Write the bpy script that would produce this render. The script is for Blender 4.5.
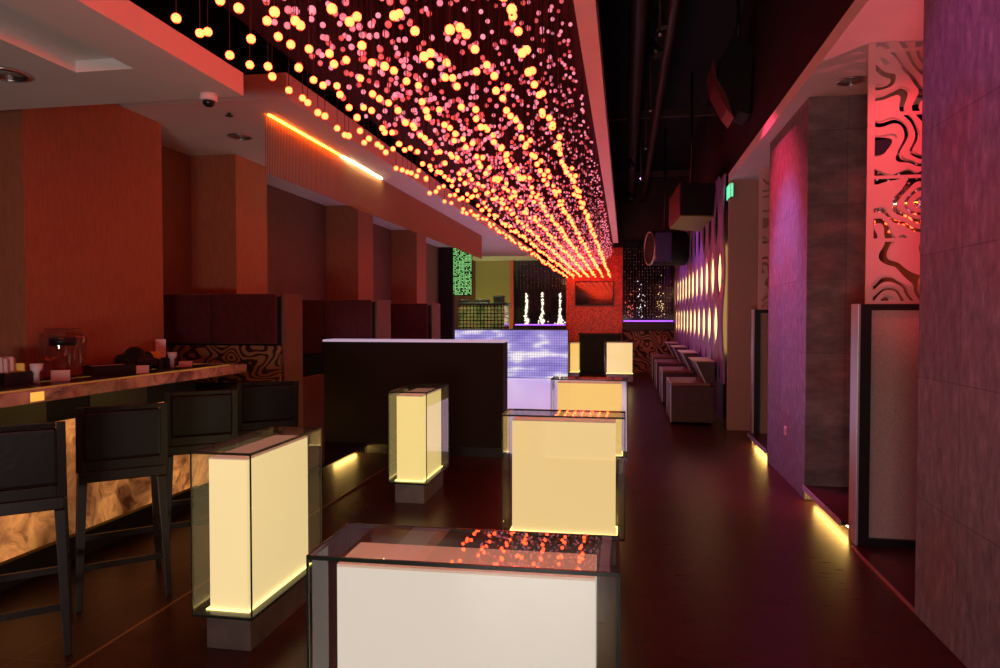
import bpy, bmesh, math, random
from mathutils import Vector, Matrix
random.seed(7)
R = math.radians
C = bpy.context.scene.collection
S = bpy.context.scene
for o in list(bpy.data.objects):
    bpy.data.objects.remove(o)

# ------------------------------------------------------------------ camera
cd = bpy.data.cameras.new('camera'); cam = bpy.data.objects.new('camera', cd); C.objects.link(cam)
cd.sensor_width = 36.0; cd.lens = 25.2; cd.clip_start = 0.05; cd.clip_end = 200
cam.location = (0, 0, 1.55)
cam.rotation_euler = (R(90 - 1.45), 0, R(10.125))
S.camera = cam

# ------------------------------------------------------------------ world, exposure
w = bpy.data.worlds.new('world'); S.world = w; w.use_nodes = True
bg = w.node_tree.nodes['Background']; bg.inputs[0].default_value = (0.9, 0.45, 0.5, 1); bg.inputs[1].default_value = 0.008
S.view_settings.view_transform = 'Standard'; S.view_settings.look = 'None'
S.view_settings.exposure = 0.0; S.view_settings.gamma = 1.0; S.view_settings.use_curve_mapping = False
cy = S.cycles
cy.max_bounces = 8; cy.diffuse_bounces = 3; cy.glossy_bounces = 4; cy.transmission_bounces = 4; cy.transparent_max_bounces = 24
cy.sample_clamp_indirect = 3.0; cy.caustics_reflective = False; cy.caustics_refractive = False
cy.use_denoising = True

def aim(o, target):
    d = Vector(target) - Vector(o.location)
    o.rotation_euler = d.to_track_quat('-Z', 'Y').to_euler()

def spot(name, loc, target, color, power, angle=70, blend=0.8, size=0.06):
    l = bpy.data.lights.new(name, 'SPOT'); l.color = color; l.energy = power; l.spot_size = R(angle); l.spot_blend = blend
    l.shadow_soft_size = size
    o = bpy.data.objects.new(name, l); C.objects.link(o); o.location = loc; aim(o, target)
    return o

# stage spots hung in the open black ceiling (their housings are built below)
SPOTS = [
    ((0.35, 7.0, 4.30), (1.5, 7.05, 0.7), (0.45, 0.24, 1.0), 560, 48),
    ((0.35, 3.6, 4.30), (1.55, 3.2, 0.9), (0.80, 0.10, 0.50), 170, 66),
    ((0.15, 13.4, 4.30), (1.32, 13.0, 1.9), (0.62, 0.20, 1.0), 150, 80),
    ((0.15, 17.0, 4.30), (1.32, 16.7, 1.9), (0.58, 0.18, 1.0), 120, 80),
    ((0.35, 7.7, 4.30), (1.5, 7.0, 2.0), (1.0, 0.04, 0.13), 480, 56),
]
for i, (l, t, c, p, a) in enumerate(SPOTS):
    spot('stage_light', l, t, c, p, a)

# added white fill behind the viewer, aimed up to brighten the ceilings
l = bpy.data.lights.new('fill_light', 'AREA'); l.shape = 'RECTANGLE'; l.size = 1.2; l.size_y = 0.6; l.color = (1.0, 0.86, 0.80); l.energy = 80
o = bpy.data.objects.new('fill_light', l); C.objects.link(o); o.location = (-0.6, -2.6, 0.75); aim(o, (-0.9, 2.2, 2.6))

# ------------------------------------------------------------------ material helpers
def mat(name, col=(0.5, 0.5, 0.5), rough=0.5, metal=0.0, emit=None, es=1.0, spec=0.5, noise=0, nscale=20, bump=0.0, coat=0.0, stretch=None):
    m = bpy.data.materials.new(name); m.use_nodes = True
    nt = m.node_tree; b = nt.nodes['Principled BSDF']
    b.inputs['Base Color'].default_value = (*col, 1); b.inputs['Roughness'].default_value = rough
    b.inputs['Metallic'].default_value = metal; b.inputs['Specular IOR Level'].default_value = spec
    b.inputs['Coat Weight'].default_value = coat
    if emit:
        b.inputs['Emission Color'].default_value = (*emit, 1); b.inputs['Emission Strength'].default_value = es
    if noise or bump:
        tc = nt.nodes.new('ShaderNodeTexCoord'); mp = nt.nodes.new('ShaderNodeMapping')
        nt.links.new(tc.outputs['Object'], mp.inputs[0])
        if stretch: mp.inputs['Scale'].default_value = stretch
        n = nt.nodes.new('ShaderNodeTexNoise'); n.inputs['Scale'].default_value = nscale; n.inputs['Detail'].default_value = 5
        nt.links.new(mp.outputs[0], n.inputs['Vector'])
        if noise:
            r = nt.nodes.new('ShaderNodeValToRGB')
            r.color_ramp.elements[0].position = 0.3; r.color_ramp.elements[1].position = 0.7
            r.color_ramp.elements[0].color = (*[c * (1 - noise) for c in col], 1)
            r.color_ramp.elements[1].color = (*[min(1, c * (1 + noise)) for c in col], 1)
            nt.links.new(n.outputs[0], r.inputs[0]); nt.links.new(r.outputs[0], b.inputs['Base Color'])
        if bump:
            bp = nt.nodes.new('ShaderNodeBump'); bp.inputs['Strength'].default_value = bump; bp.inputs['Distance'].default_value = 0.01
            nt.links.new(n.outputs[0], bp.inputs['Height']); nt.links.new(bp.outputs[0], b.inputs['Normal'])
    return m

def nodes(m):
    return m.node_tree, m.node_tree.nodes['Principled BSDF']

def coords(nt, scale=(1, 1, 1), rot=(0, 0, 0), loc=(0, 0, 0)):
    tc = nt.nodes.new('ShaderNodeTexCoord'); mp = nt.nodes.new('ShaderNodeMapping')
    mp.inputs['Scale'].default_value = scale; mp.inputs['Rotation'].default_value = rot; mp.inputs['Location'].default_value = loc
    nt.links.new(tc.outputs['Object'], mp.inputs[0])
    return mp.outputs[0]

def ramp(nt, fac, stops, interp='LINEAR'):
    r = nt.nodes.new('ShaderNodeValToRGB'); cr = r.color_ramp; cr.interpolation = interp
    while len(cr.elements) < len(stops): cr.elements.new(0.5)
    for e, (p, c) in zip(cr.elements, stops):
        e.position = p; e.color = (*c, 1)
    nt.links.new(fac, r.inputs[0])
    return r.outputs[0]

def tex(nt, kind, vec, **kw):
    n = nt.nodes.new('ShaderNodeTex' + kind)
    for k, v in kw.items():
        if k in ('bands_direction', 'wave_type', 'wave_profile', 'feature', 'distance'): setattr(n, k, v)
        else: n.inputs[k].default_value = v
    nt.links.new(vec, n.inputs['Vector'])
    return n

def glass_mat(name, tint=(0.955, 0.965, 0.94), fac=1.0):
    m = bpy.data.materials.new(name); m.use_nodes = True; nt = m.node_tree; nt.nodes.clear()
    out = nt.nodes.new('ShaderNodeOutputMaterial'); mx = nt.nodes.new('ShaderNodeMixShader')
    t = nt.nodes.new('ShaderNodeBsdfTransparent'); t.inputs[0].default_value = (*tint, 1)
    g = nt.nodes.new('ShaderNodeBsdfGlossy'); g.inputs['Roughness'].default_value = 0.01; g.inputs[0].default_value = (1, 1, 1, 1)
    lw = nt.nodes.new('ShaderNodeLayerWeight'); pw = nt.nodes.new('ShaderNodeMath'); pw.operation = 'POWER'; pw.inputs[1].default_value = 4.0
    nt.links.new(lw.outputs['Facing'], pw.inputs[0])
    f = nt.nodes.new('ShaderNodeMapRange'); f.inputs[3].default_value = 0.05; f.inputs[4].default_value = 0.85; nt.links.new(pw.outputs[0], f.inputs[0])
    ge = nt.nodes.new('ShaderNodeNewGeometry'); iv = nt.nodes.new('ShaderNodeMath'); iv.operation = 'SUBTRACT'; iv.inputs[0].default_value = 1.0; nt.links.new(ge.outputs['Backfacing'], iv.inputs[1])
    mf = nt.nodes.new('ShaderNodeMath'); mf.operation = 'MULTIPLY'; nt.links.new(f.outputs[0], mf.inputs[0]); nt.links.new(iv.outputs[0], mf.inputs[1])
    nt.links.new(mf.outputs[0], mx.inputs[0]); nt.links.new(t.outputs[0], mx.inputs[1]); nt.links.new(g.outputs[0], mx.inputs[2])
    nt.links.new(mx.outputs[0], out.inputs[0])
    return m

# ------------------------------------------------------------------ mesh helpers
class MB:
    def __init__(s): s.bm = bmesh.new()
    def box(s, x0, x1, y0, y1, z0, z1, bev=0.0):
        t = bmesh.new()
        vs = [t.verts.new((x, y, z)) for x in (x0, x1) for y in (y0, y1) for z in (z0, z1)]
        for f in ((0,1,3,2),(4,6,7,5),(0,4,5,1),(2,3,7,6),(0,2,6,4),(1,5,7,3)): t.faces.new([vs[i] for i in f])
        if bev: bmesh.ops.bevel(t, geom=list(t.edges), offset=bev, segments=2, affect='EDGES', profile=0.6)
        s.merge(t); return s
    def merge(s, t, M=None):
        if M is not None: bmesh.ops.transform(t, matrix=M, verts=t.verts)
        me = bpy.data.meshes.new('tmp'); t.to_mesh(me); t.free(); s.bm.from_mesh(me); bpy.data.meshes.remove(me)
    def hexa(s, pts, bev=0.0):
        # pts: 4 bottom (ccw), 4 top
        t = bmesh.new(); v = [t.verts.new(p) for p in pts]
        for f in ((3,2,1,0),(4,5,6,7),(0,1,5,4),(1,2,6,5),(2,3,7,6),(3,0,4,7)): t.faces.new([v[i] for i in f])
        if bev: bmesh.ops.bevel(t, geom=list(t.edges), offset=bev, segments=2, affect='EDGES', profile=0.6)
        s.merge(t); return s
    def cyl(s, p0, p1, r0, r1=None, n=12):
        r1 = r0 if r1 is None else r1
        p0, p1 = Vector(p0), Vector(p1); d = p1 - p0
        q = Vector((0, 0, 1)).rotation_difference(d.normalized()).to_matrix()
        t = bmesh.new(); a, b = [], []
        for i in range(n):
            an = 2 * math.pi * i / n; u = q @ Vector((math.cos(an), math.sin(an), 0))
            a.append(t.verts.new(p0 + u * r0)); b.append(t.verts.new(p1 + u * r1))
        for i in range(n):
            f = t.faces.new([a[i], a[(i+1) % n], b[(i+1) % n], b[i]]); f.smooth = n > 6
        t.faces.new(a[::-1]); t.faces.new(b)
        s.merge(t); return s
    def lathe(s, prof, c=(0, 0, 0), n=20):
        t = bmesh.new(); rings = []
        for r, z in prof:
            rings.append([t.verts.new((c[0] + r * math.cos(2*math.pi*i/n), c[1] + r * math.sin(2*math.pi*i/n), c[2] + z)) for i in range(n)])
        for a, b in zip(rings, rings[1:]):
            for i in range(n):
                f = t.faces.new([a[i], a[(i+1) % n], b[(i+1) % n], b[i]]); f.smooth = True
        if prof[0] != prof[-1]:
            if prof[0][0] > 1e-4: t.faces.new(rings[0][::-1])
            if prof[-1][0] > 1e-4: t.faces.new(rings[-1])
        bmesh.ops.remove_doubles(t, verts=t.verts, dist=1e-5)
        s.merge(t); return s
    def sphere(s, c, r, u=12, v=8):
        t = bmesh.new(); bmesh.ops.create_uvsphere(t, u_segments=u, v_segments=v, radius=r)
        for f in t.faces: f.smooth = True
        s.merge(t, Matrix.Translation(c)); return s
    def prism(s, pts, axis, a0, a1):
        # pts 2-D outline; axis 'x': pts are (y,z) extruded along x from a0 to a1
        def P(p, a): return {'x': (a, p[0], p[1]), 'y': (p[0], a, p[1]), 'z': (p[0], p[1], a)}[axis]
        t = bmesh.new(); A = [t.verts.new(P(p, a0)) for p in pts]; B = [t.verts.new(P(p, a1)) for p in pts]; n = len(pts)
        for i in range(n): t.faces.new([A[i], A[(i+1) % n], B[(i+1) % n], B[i]])
        t.faces.new(A[::-1]); t.faces.new(B)
        bmesh.ops.recalc_face_normals(t, faces=t.faces)
        s.merge(t); return s
    def build(s, name, m, parent=None, off=None):
        me = bpy.data.meshes.new(name)
        bmesh.ops.recalc_face_normals(s.bm, faces=s.bm.faces)
        if off is not None: bmesh.ops.translate(s.bm, vec=-Vector(off), verts=s.bm.verts)
        s.bm.to_mesh(me); s.bm.free()
        me.materials.append(m)
        o = bpy.data.objects.new(name, me); C.objects.link(o)
        if parent: o.parent = parent
        elif off is not None: o.location = off
        return o

def tag(o, label=None, cat=None, group=None, kind=None):
    if label: o['label'] = label
    if cat: o['category'] = cat
    if group: o['group'] = group
    if kind: o['kind'] = kind
    return o

def thing(name, label, cat, loc=(0, 0, 0), rz=0, group=None):
    o = bpy.data.objects.new(name, None); C.objects.link(o); o.empty_display_size = 0.1
    o.location = loc; o.rotation_euler = (0, 0, rz)
    return tag(o, label, cat, group)

def struct(name, mb, m, label, cat, off=None):
    return tag(mb.build(name, m, None, off), label, cat, None, 'structure')

def copy_tree(o, parent=None):
    c = o.copy(); C.objects.link(c)
    if parent: c.parent = parent
    for ch in o.children: copy_tree(ch, c)
    return c

# ------------------------------------------------------------------ materials
M = {}
# red-brown polished wood floor
m = mat('dark_wood_floor', (0.05, 0.016, 0.012), 0.28, spec=0.22); nt, b = nodes(m)
v = coords(nt)
br = tex(nt, 'Brick', v, **{'Scale': 1.0, 'Mortar Size': 0.003, 'Brick Width': 1.4, 'Row Height': 0.14})
br.inputs['Color1'].default_value = (0.034, 0.0055, 0.0045, 1); br.inputs['Color2'].default_value = (0.046, 0.008, 0.006, 1); br.inputs['Mortar'].default_value = (0.015, 0.006, 0.005, 1)
n1 = tex(nt, 'Noise', coords(nt, (1.5, 14, 1)), Scale=3.0, Detail=6.0)
mx = nt.nodes.new('ShaderNodeMixRGB'); mx.blend_type = 'MULTIPLY'; mx.inputs[0].default_value = 0.6
nt.links.new(br.outputs[0], mx.inputs[1]); nt.links.new(ramp(nt, n1.outputs[0], [(0.3, (0.5, 0.5, 0.5)), (0.7, (1.2, 1.2, 1.2))]), mx.inputs[2])
nt.links.new(mx.outputs[0], b.inputs['Base Color'])
rr = nt.nodes.new('ShaderNodeMapRange'); rr.inputs[3].default_value = 0.2; rr.inputs[4].default_value = 0.42
nt.links.new(n1.outputs[0], rr.inputs[0]); nt.links.new(rr.outputs[0], b.inputs['Roughness'])
bp = nt.nodes.new('ShaderNodeBump'); bp.inputs['Strength'].default_value = 0.06; nt.links.new(n1.outputs[0], bp.inputs['Height']); nt.links.new(bp.outputs[0], b.inputs['Normal'])
M['wood'] = m
# brown stone tile with pale joints
m = mat('brown_tile_floor', (0.04, 0.018, 0.013), 0.4); nt, b = nodes(m)
br = tex(nt, 'Brick', coords(nt, rot=(0, 0, R(90))), **{'Scale': 1.0, 'Mortar Size': 0.004, 'Brick Width': 0.9, 'Row Height': 0.9})
br.offset = 0.0
br.inputs['Color1'].default_value = (0.020, 0.0075, 0.006, 1); br.inputs['Color2'].default_value = (0.024, 0.009, 0.007, 1); br.inputs['Mortar'].default_value = (0.09, 0.045, 0.035, 1)
nt.links.new(br.outputs[0], b.inputs['Base Color']); M['tile'] = m
# slate cladding in large stacked slabs
m = mat('slate_cladding', (0.2, 0.19, 0.2), 0.62); nt, b = nodes(m)
v = coords(nt)
n1 = tex(nt, 'Noise', coords(nt, (1, 5, 2.2), (R(35), 0, 0)), Scale=4.0, Detail=8.0, Roughness=0.65)
n2 = tex(nt, 'Noise', v, Scale=1.3, Detail=3.0)
col = ramp(nt, n1.outputs[0], [(0.25, (0.075, 0.075, 0.085)), (0.55, (0.17, 0.165, 0.175)), (0.8, (0.30, 0.29, 0.30))])
rust = ramp(nt, n2.outputs[0], [(0.5, (1, 1, 1)), (0.72, (1.25, 0.8, 0.72))])
mx = nt.nodes.new('ShaderNodeMixRGB'); mx.blend_type = 'MULTIPLY'; mx.inputs[0].default_value = 1; nt.links.new(col, mx.inputs[1]); nt.links.new(rust, mx.inputs[2])
sep = nt.nodes.new('ShaderNodeSeparateXYZ'); nt.links.new(v, sep.inputs[0])
ad = nt.nodes.new('ShaderNodeMath'); ad.operation = 'ADD'; nt.links.new(sep.outputs[0], ad.inputs[0]); nt.links.new(sep.outputs[1], ad.inputs[1])
cmb = nt.nodes.new('ShaderNodeCombineXYZ'); nt.links.new(ad.outputs[0], cmb.inputs[0]); nt.links.new(sep.outputs[2], cmb.inputs[1])
br = tex(nt, 'Brick', cmb.outputs[0], **{'Scale': 1.0, 'Mortar Size': 0.003, 'Brick Width': 0.62, 'Row Height': 0.62}); br.offset = 0.0
br.inputs['Color1'].default_value = (0.85, 0.85, 0.85, 1); br.inputs['Color2'].default_value = (1.1, 1.1, 1.1, 1); br.inputs['Mortar'].default_value = (0.6, 0.6, 0.6, 1)
mx2 = nt.nodes.new('ShaderNodeMixRGB'); mx2.blend_type = 'MULTIPLY'; mx2.inputs[0].default_value = 1; nt.links.new(mx.outputs[0], mx2.inputs[1]); nt.links.new(br.outputs[0], mx2.inputs[2])
nt.links.new(mx2.outputs[0], b.inputs['Base Color'])
bp = nt.nodes.new('ShaderNodeBump'); bp.inputs['Strength'].default_value = 0.35; bp.inputs['Distance'].default_value = 0.02
nt.links.new(n1.outputs[0], bp.inputs['Height']); nt.links.new(bp.outputs[0], b.inputs['Normal'])
M['slate'] = m

M['white'] = mat('white_plaster', (0.80, 0.75, 0.72), 0.7, noise=0.03, nscale=3)
M['paper'] = mat('beige_woven_wallpaper', (0.33, 0.125, 0.06), 0.75, noise=0.12, nscale=60, bump=0.15, stretch=(1, 1, 0.15))
M['wallplain'] = mat('brown_wall_paint', (0.14, 0.075, 0.05), 0.75, noise=0.06, nscale=8)
M['fabric'] = mat('beige_fabric_panel', (0.42, 0.34, 0.29), 0.9, noise=0.15, nscale=120, bump=0.2)
M['black'] = mat('black_lacquer', (0.012, 0.010, 0.010), 0.35)
M['matte'] = mat('matte_black', (0.008, 0.006, 0.007), 0.85)
M['maroon'] = mat('dark_maroon_panel', (0.035, 0.008, 0.012), 0.6, noise=0.3, nscale=2)
M['pipe'] = mat('dark_painted_pipe', (0.06, 0.025, 0.02), 0.45)
M['velvet'] = mat('red_velvet', (0.06, 0.005, 0.006), 0.9, noise=0.3, nscale=25); nodes(M['velvet'])[1].inputs['Sheen Weight'].default_value = 0.12
M['steel'] = mat('brushed_steel', (0.45, 0.43, 0.42), 0.32, 1.0, noise=0.1, nscale=40)
M['plinth'] = mat('brushed_dark_metal_plinth', (0.30, 0.26, 0.24), 0.42, 0.85, noise=0.25, nscale=6)
M['lavmetal'] = mat('satin_aluminium_edge', (0.55, 0.55, 0.62), 0.35, 0.6)
M['darkwood'] = mat('dark_stained_wood', (0.013, 0.009, 0.007), 0.38, spec=0.35, noise=0.3, nscale=12, stretch=(6, 6, 1))
M['leather'] = mat('black_leather', (0.009, 0.008, 0.008), 0.45, spec=0.3, noise=0.15, nscale=30, bump=0.1)
M['glass'] = glass_mat('clear_glass')
M['edge'] = mat('dark_green_glass_edge', (0.012, 0.022, 0.016), 0.2)
M['opalb'] = mat('white_acrylic_lid', (0.80, 0.74, 0.68), 0.45, emit=(1.0, 0.62, 0.42), es=0.26)
M['cord'] = mat('dark_cord', (0.02, 0.005, 0.006), 0.6)
def emitmat(name, col, s, base=(0.5, 0.5, 0.5)):
    return mat(name, base, 0.5, emit=col, es=s)
M['bulb'] = emitmat('glowing_amber_globe', (1.0, 0.044, 0.010), 19.0, (0.8, 0.5, 0.3))
nt, b = nodes(M['bulb'])
M['pink'] = mat('pale_pink_globe', (0.75, 0.50, 0.55), 0.18, emit=(1.0, 0.22, 0.34), es=0.62, coat=0.5)  # unlit glass balls; the pink light on them is put into emission
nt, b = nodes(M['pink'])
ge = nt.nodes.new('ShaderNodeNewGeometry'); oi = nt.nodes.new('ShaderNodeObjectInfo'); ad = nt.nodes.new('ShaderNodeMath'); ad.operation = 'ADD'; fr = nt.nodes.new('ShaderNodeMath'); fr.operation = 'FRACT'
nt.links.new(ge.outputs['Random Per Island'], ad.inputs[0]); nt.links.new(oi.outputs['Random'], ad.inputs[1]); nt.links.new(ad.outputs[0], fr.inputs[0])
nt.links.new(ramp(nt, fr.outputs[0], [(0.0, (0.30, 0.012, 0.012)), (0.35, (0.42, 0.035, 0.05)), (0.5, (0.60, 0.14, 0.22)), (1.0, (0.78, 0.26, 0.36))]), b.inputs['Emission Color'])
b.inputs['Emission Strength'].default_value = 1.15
M['socket'] = mat('small_metal_socket', (0.35, 0.2, 0.12), 0.3, 0.8)
M['cove_o'] = emitmat('orange_led_strip', (1.0, 0.13, 0.008), 60)
M['cove_y'] = emitmat('warm_yellow_led_strip', (1.0, 0.72, 0.34), 45)
M['kick'] = emitmat('yellow_led_kick_strip', (1.0, 0.60, 0.14), 28)
M['boxled'] = emitmat('box_foot_led', (1.0, 0.76, 0.25), 2.6)
M['exit'] = emitmat('green_exit_sign_face', (0.10, 0.85, 0.42), 1.1)

# backlit onyx
def onyx(name, s, dark, light, glow):
    m = mat(name, (0.3, 0.18, 0.12), 0.25, coat=0.3); nt, b = nodes(m)
    n0 = tex(nt, 'Noise', coords(nt), Scale=2.2, Detail=3.0)
    mixv = nt.nodes.new('ShaderNodeMixRGB'); mixv.inputs[0].default_value = 0.35
    nt.links.new(coords(nt), mixv.inputs[1]); nt.links.new(n0.outputs['Color'], mixv.inputs[2])
    n1 = tex(nt, 'Noise', mixv.outputs[0], Scale=7.0, Detail=7.0, Roughness=0.65, Distortion=1.5)
    veins = ramp(nt, n1.outputs[0], [(0.33, dark), (0.45, tuple(c * 0.6 for c in light)), (0.56, light), (0.68, glow), (0.8, light)])
    n2 = tex(nt, 'Noise', coords(nt, (1, 1.0, 0.8)), Scale=2.6, Detail=1.0)
    st = ramp(nt, n2.outputs[0], [(0.38, (0.25, 0.25, 0.25)), (0.66, (1.0, 1.0, 1.0))])
    mu = nt.nodes.new('ShaderNodeMixRGB'); mu.blend_type = 'MULTIPLY'; mu.inputs[0].default_value = 1
    nt.links.new(veins, mu.inputs[1]); nt.links.new(st, mu.inputs[2])
    nt.links.new(mu.outputs[0], b.inputs['Emission Color']); b.inputs['Emission Strength'].default_value = s
    nt.links.new(ramp(nt, n1.outputs[0], [(0.3, (0.10, 0.05, 0.035)), (0.6, (0.45, 0.28, 0.20))]), b.inputs['Base Color'])
    return m
M['onyx'] = onyx('backlit_onyx', 0.75, (0.12, 0.02, 0.005), (0.85, 0.30, 0.075), (1.0, 0.46, 0.07))
M['onyxedge'] = onyx('onyx_counter_edge', 0.42, (0.08, 0.02, 0.014), (0.30, 0.085, 0.055), (0.50, 0.14, 0.06))

# zebra scroll pattern used on gold panels and cut screens
def zebra_fac(nt, vec, scale=1.0, dist=9.0):
    n0 = tex(nt, 'Noise', vec, Scale=1.2 * scale, Detail=0.5)
    mixv = nt.nodes.new('ShaderNodeMixRGB'); mixv.inputs[0].default_value = 0.42
    nt.links.new(vec, mixv.inputs[1]); nt.links.new(n0.outputs['Color'], mixv.inputs[2])
    wv = tex(nt, 'Wave', mixv.outputs[0], Scale=1.5 * scale, Distortion=dist, Detail=0.6, **{'Detail Scale': 0.9, 'wave_type': 'BANDS', 'bands_direction': 'DIAGONAL'})
    return wv.outputs[1]

m = mat('gold_zebra_panel', (0.3, 0.2, 0.1), 0.35); nt, b = nodes(m)
z = zebra_fac(nt, coords(nt, (1, 1, 1.6)), 3.8, 7.0)
nt.links.new(ramp(nt, z, [(0.40, (0.020, 0.008, 0.006)), (0.44, (0.25, 0.15, 0.07))]), b.inputs['Base Color']); M['zebra'] = m

m = mat('damask_panel', (0.2, 0.1, 0.1), 0.6); nt, b = nodes(m)
z = zebra_fac(nt, coords(nt, (1, 1, 1)), 3.0, 8.0)
nt.links.new(ramp(nt, z, [(0.40, (0.02, 0.008, 0.008)), (0.46, (0.36, 0.15, 0.13))]), b.inputs['Base Color']); M['damask'] = m

def cut_screen(name, base):
    m = mat(name, base, 0.5); nt, b = nodes(m)
    out = [n for n in nt.nodes if n.type == 'OUTPUT_MATERIAL'][0]
    v = coords(nt, (1.0, 1.0, 1.0))
    z = zebra_fac(nt, v, 3.2, 6.0)
    th = nt.nodes.new('ShaderNodeMath'); th.operation = 'GREATER_THAN'; th.inputs[1].default_value = 0.40; nt.links.new(z, th.inputs[0])
    # solid margin on the free edge (object x below 0.05)
    sp = nt.nodes.new('ShaderNodeSeparateXYZ'); nt.links.new(v, sp.inputs[0])
    lt = nt.nodes.new('ShaderNodeMath'); lt.operation = 'LESS_THAN'; lt.inputs[1].default_value = 0.045; nt.links.new(sp.outputs[0], lt.inputs[0])
    mo = nt.nodes.new('ShaderNodeMath'); mo.operation = 'MODULO'; mo.inputs[1].default_value = 0.42; nt.links.new(sp.outputs[2], mo.inputs[0])
    l2 = nt.nodes.new('ShaderNodeMath'); l2.operation = 'LESS_THAN'; l2.inputs[1].default_value = 0.022; nt.links.new(mo.outputs[0], l2.inputs[0])
    a1 = nt.nodes.new('ShaderNodeMath'); a1.operation = 'MAXIMUM'; nt.links.new(th.outputs[0], a1.inputs[0]); nt.links.new(lt.outputs[0], a1.inputs[1])
    a2 = nt.nodes.new('ShaderNodeMath'); a2.operation = 'MAXIMUM'; nt.links.new(a1.outputs[0], a2.inputs[0]); nt.links.new(l2.outputs[0], a2.inputs[1])
    t = nt.nodes.new('ShaderNodeBsdfTransparent'); mx = nt.nodes.new('ShaderNodeMixShader')
    nt.links.new(a2.outputs[0], mx.inputs[0]); nt.links.new(t.outputs[0], mx.inputs[1]); nt.links.new(b.outputs[0], mx.inputs[2]); nt.links.new(mx.outputs[0], out.inputs[0])
    return m
M['screen'] = cut_screen('laser_cut_screen', (0.72, 0.50, 0.50))
M['mirror'] = mat('smoked_mirror', (0.72, 0.66, 0.66), 0.02, 1.0)
M['darkglass'] = mat('dark_glass', (0.012, 0.008, 0.012), 0.08, spec=0.8, coat=0.3)

# LED video wall
m = mat('led_video_surface', (0.02, 0.02, 0.03), 0.3); nt, b = nodes(m)
n1 = tex(nt, 'Noise', coords(nt, (0.7, 1, 2.6), loc=(0.3, 0, 0.1)), Scale=1.5, Detail=2.0)
pic = ramp(nt, n1.outputs[0], [(0.35, (0.26, 0.20, 0.62)), (0.52, (0.42, 0.34, 0.80)), (0.62, (1.0, 0.92, 1.0))])
sp = nt.nodes.new('ShaderNodeSeparateXYZ'); nt.links.new(coords(nt), sp.inputs[0])
gs = None
for k in (0, 2):
    mo = nt.nodes.new('ShaderNodeMath'); mo.operation = 'PINGPONG'; mo.inputs[1].default_value = 0.03; nt.links.new(sp.outputs[k], mo.inputs[0])
    gt = nt.nodes.new('ShaderNodeMapRange'); gt.inputs[1].default_value = 0.002; gt.inputs[2].default_value = 0.010; gt.inputs[3].default_value = 0.55
    nt.links.new(mo.outputs[0], gt.inputs[0])
    if gs is None: gs = gt
    else:
        mm = nt.nodes.new('ShaderNodeMath'); mm.operation = 'MULTIPLY'; nt.links.new(gs.outputs[0], mm.inputs[0]); nt.links.new(gt.outputs[0], mm.inputs[1]); gs = mm
mu = nt.nodes.new('ShaderNodeMixRGB'); mu.blend_type = 'MULTIPLY'; mu.inputs[0].default_value = 1; nt.links.new(pic, mu.inputs[1]); nt.links.new(gs.outputs[0], mu.inputs[2])
nt.links.new(mu.outputs[0], b.inputs['Emission Color']); b.inputs['Emission Strength'].default_value = 1.0
M['led'] = m
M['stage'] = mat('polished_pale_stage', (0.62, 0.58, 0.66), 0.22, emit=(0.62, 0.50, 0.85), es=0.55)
M['paletop'] = mat('painted_glow_top', (0.75, 0.72, 0.78), 0.15, emit=(0.75, 0.62, 0.95), es=0.42)  # no lamp: the bright reflection on the slab is put into emission

# red mosaic column
m = mat('red_glitter_mosaic', (0.5, 0.03, 0.01), 0.3); nt, b = nodes(m)
vo = tex(nt, 'Voronoi', coords(nt), Scale=45.0)
nt.links.new(ramp(nt, vo.outputs['Color'], [(0.2, (0.40, 0.012, 0.005)), (0.8, (0.95, 0.10, 0.04))]), b.inputs['Base Color']); M['mosaic'] = m
# green mirror tile
m = mat('green_mirror_tile', (0.3, 0.4, 0.2), 0.15, 0.3); nt, b = nodes(m)
v = coords(nt)
n1 = tex(nt, 'Noise', v, Scale=2.6, Detail=2.0)
col = ramp(nt, n1.outputs[0], [(0.30, (0.10, 0.18, 0.08)), (0.50, (0.42, 0.50, 0.22)), (0.62, (0.62, 0.50, 0.24)), (0.75, (0.42, 0.5, 0.28))])
sp = nt.nodes.new('ShaderNodeSeparateXYZ'); nt.links.new(v, sp.inputs[0]); gs = None
for k in (0, 2):
    mo = nt.nodes.new('ShaderNodeMath'); mo.operation = 'PINGPONG'; mo.inputs[1].default_value = 0.045; nt.links.new(sp.outputs[k], mo.inputs[0])
    gt = nt.nodes.new('ShaderNodeMath'); gt.operation = 'GREATER_THAN'; gt.inputs[1].default_value = 0.010; nt.links.new(mo.outputs[0], gt.inputs[0])
    if gs is None: gs = gt
    else:
        mm = nt.nodes.new('ShaderNodeMath'); mm.operation = 'MULTIPLY'; nt.links.new(gs.outputs[0], mm.inputs[0]); nt.links.new(gt.outputs[0], mm.inputs[1]); gs = mm
mu = nt.nodes.new('ShaderNodeMixRGB'); mu.inputs[1].default_value = (0.01, 0.012, 0.006, 1); nt.links.new(gs.outputs[0], mu.inputs[0]); nt.links.new(col, mu.inputs[2])
nt.links.new(mu.outputs[0], b.inputs['Base Color']); M['tilegreen'] = m
M['chain'] = mat('copper_ball_chain', (0.42, 0.23, 0.13), 0.45, 0.2)
M['greenbead'] = emitmat('lit_green_bead', (0.25, 0.85, 0.25), 0.9, (0.5, 0.7, 0.4))
M['lav'] = mat('lavender_lacquer_slat', (0.30, 0.20, 0.42), 0.45)
M['warmpanel'] = emitmat('warm_backlight_panel', (1.0, 0.66, 0.20), 2.6)
M['seat'] = mat('grey_brown_upholstery', (0.065, 0.05, 0.055), 0.6, noise=0.15, nscale=15)
M['seattop'] = mat('brown_leather_top', (0.22, 0.12, 0.085), 0.4)
M['pipingp'] = mat('silver_seat_edge', (0.55, 0.52, 0.62), 0.35, 0.3)
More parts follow.
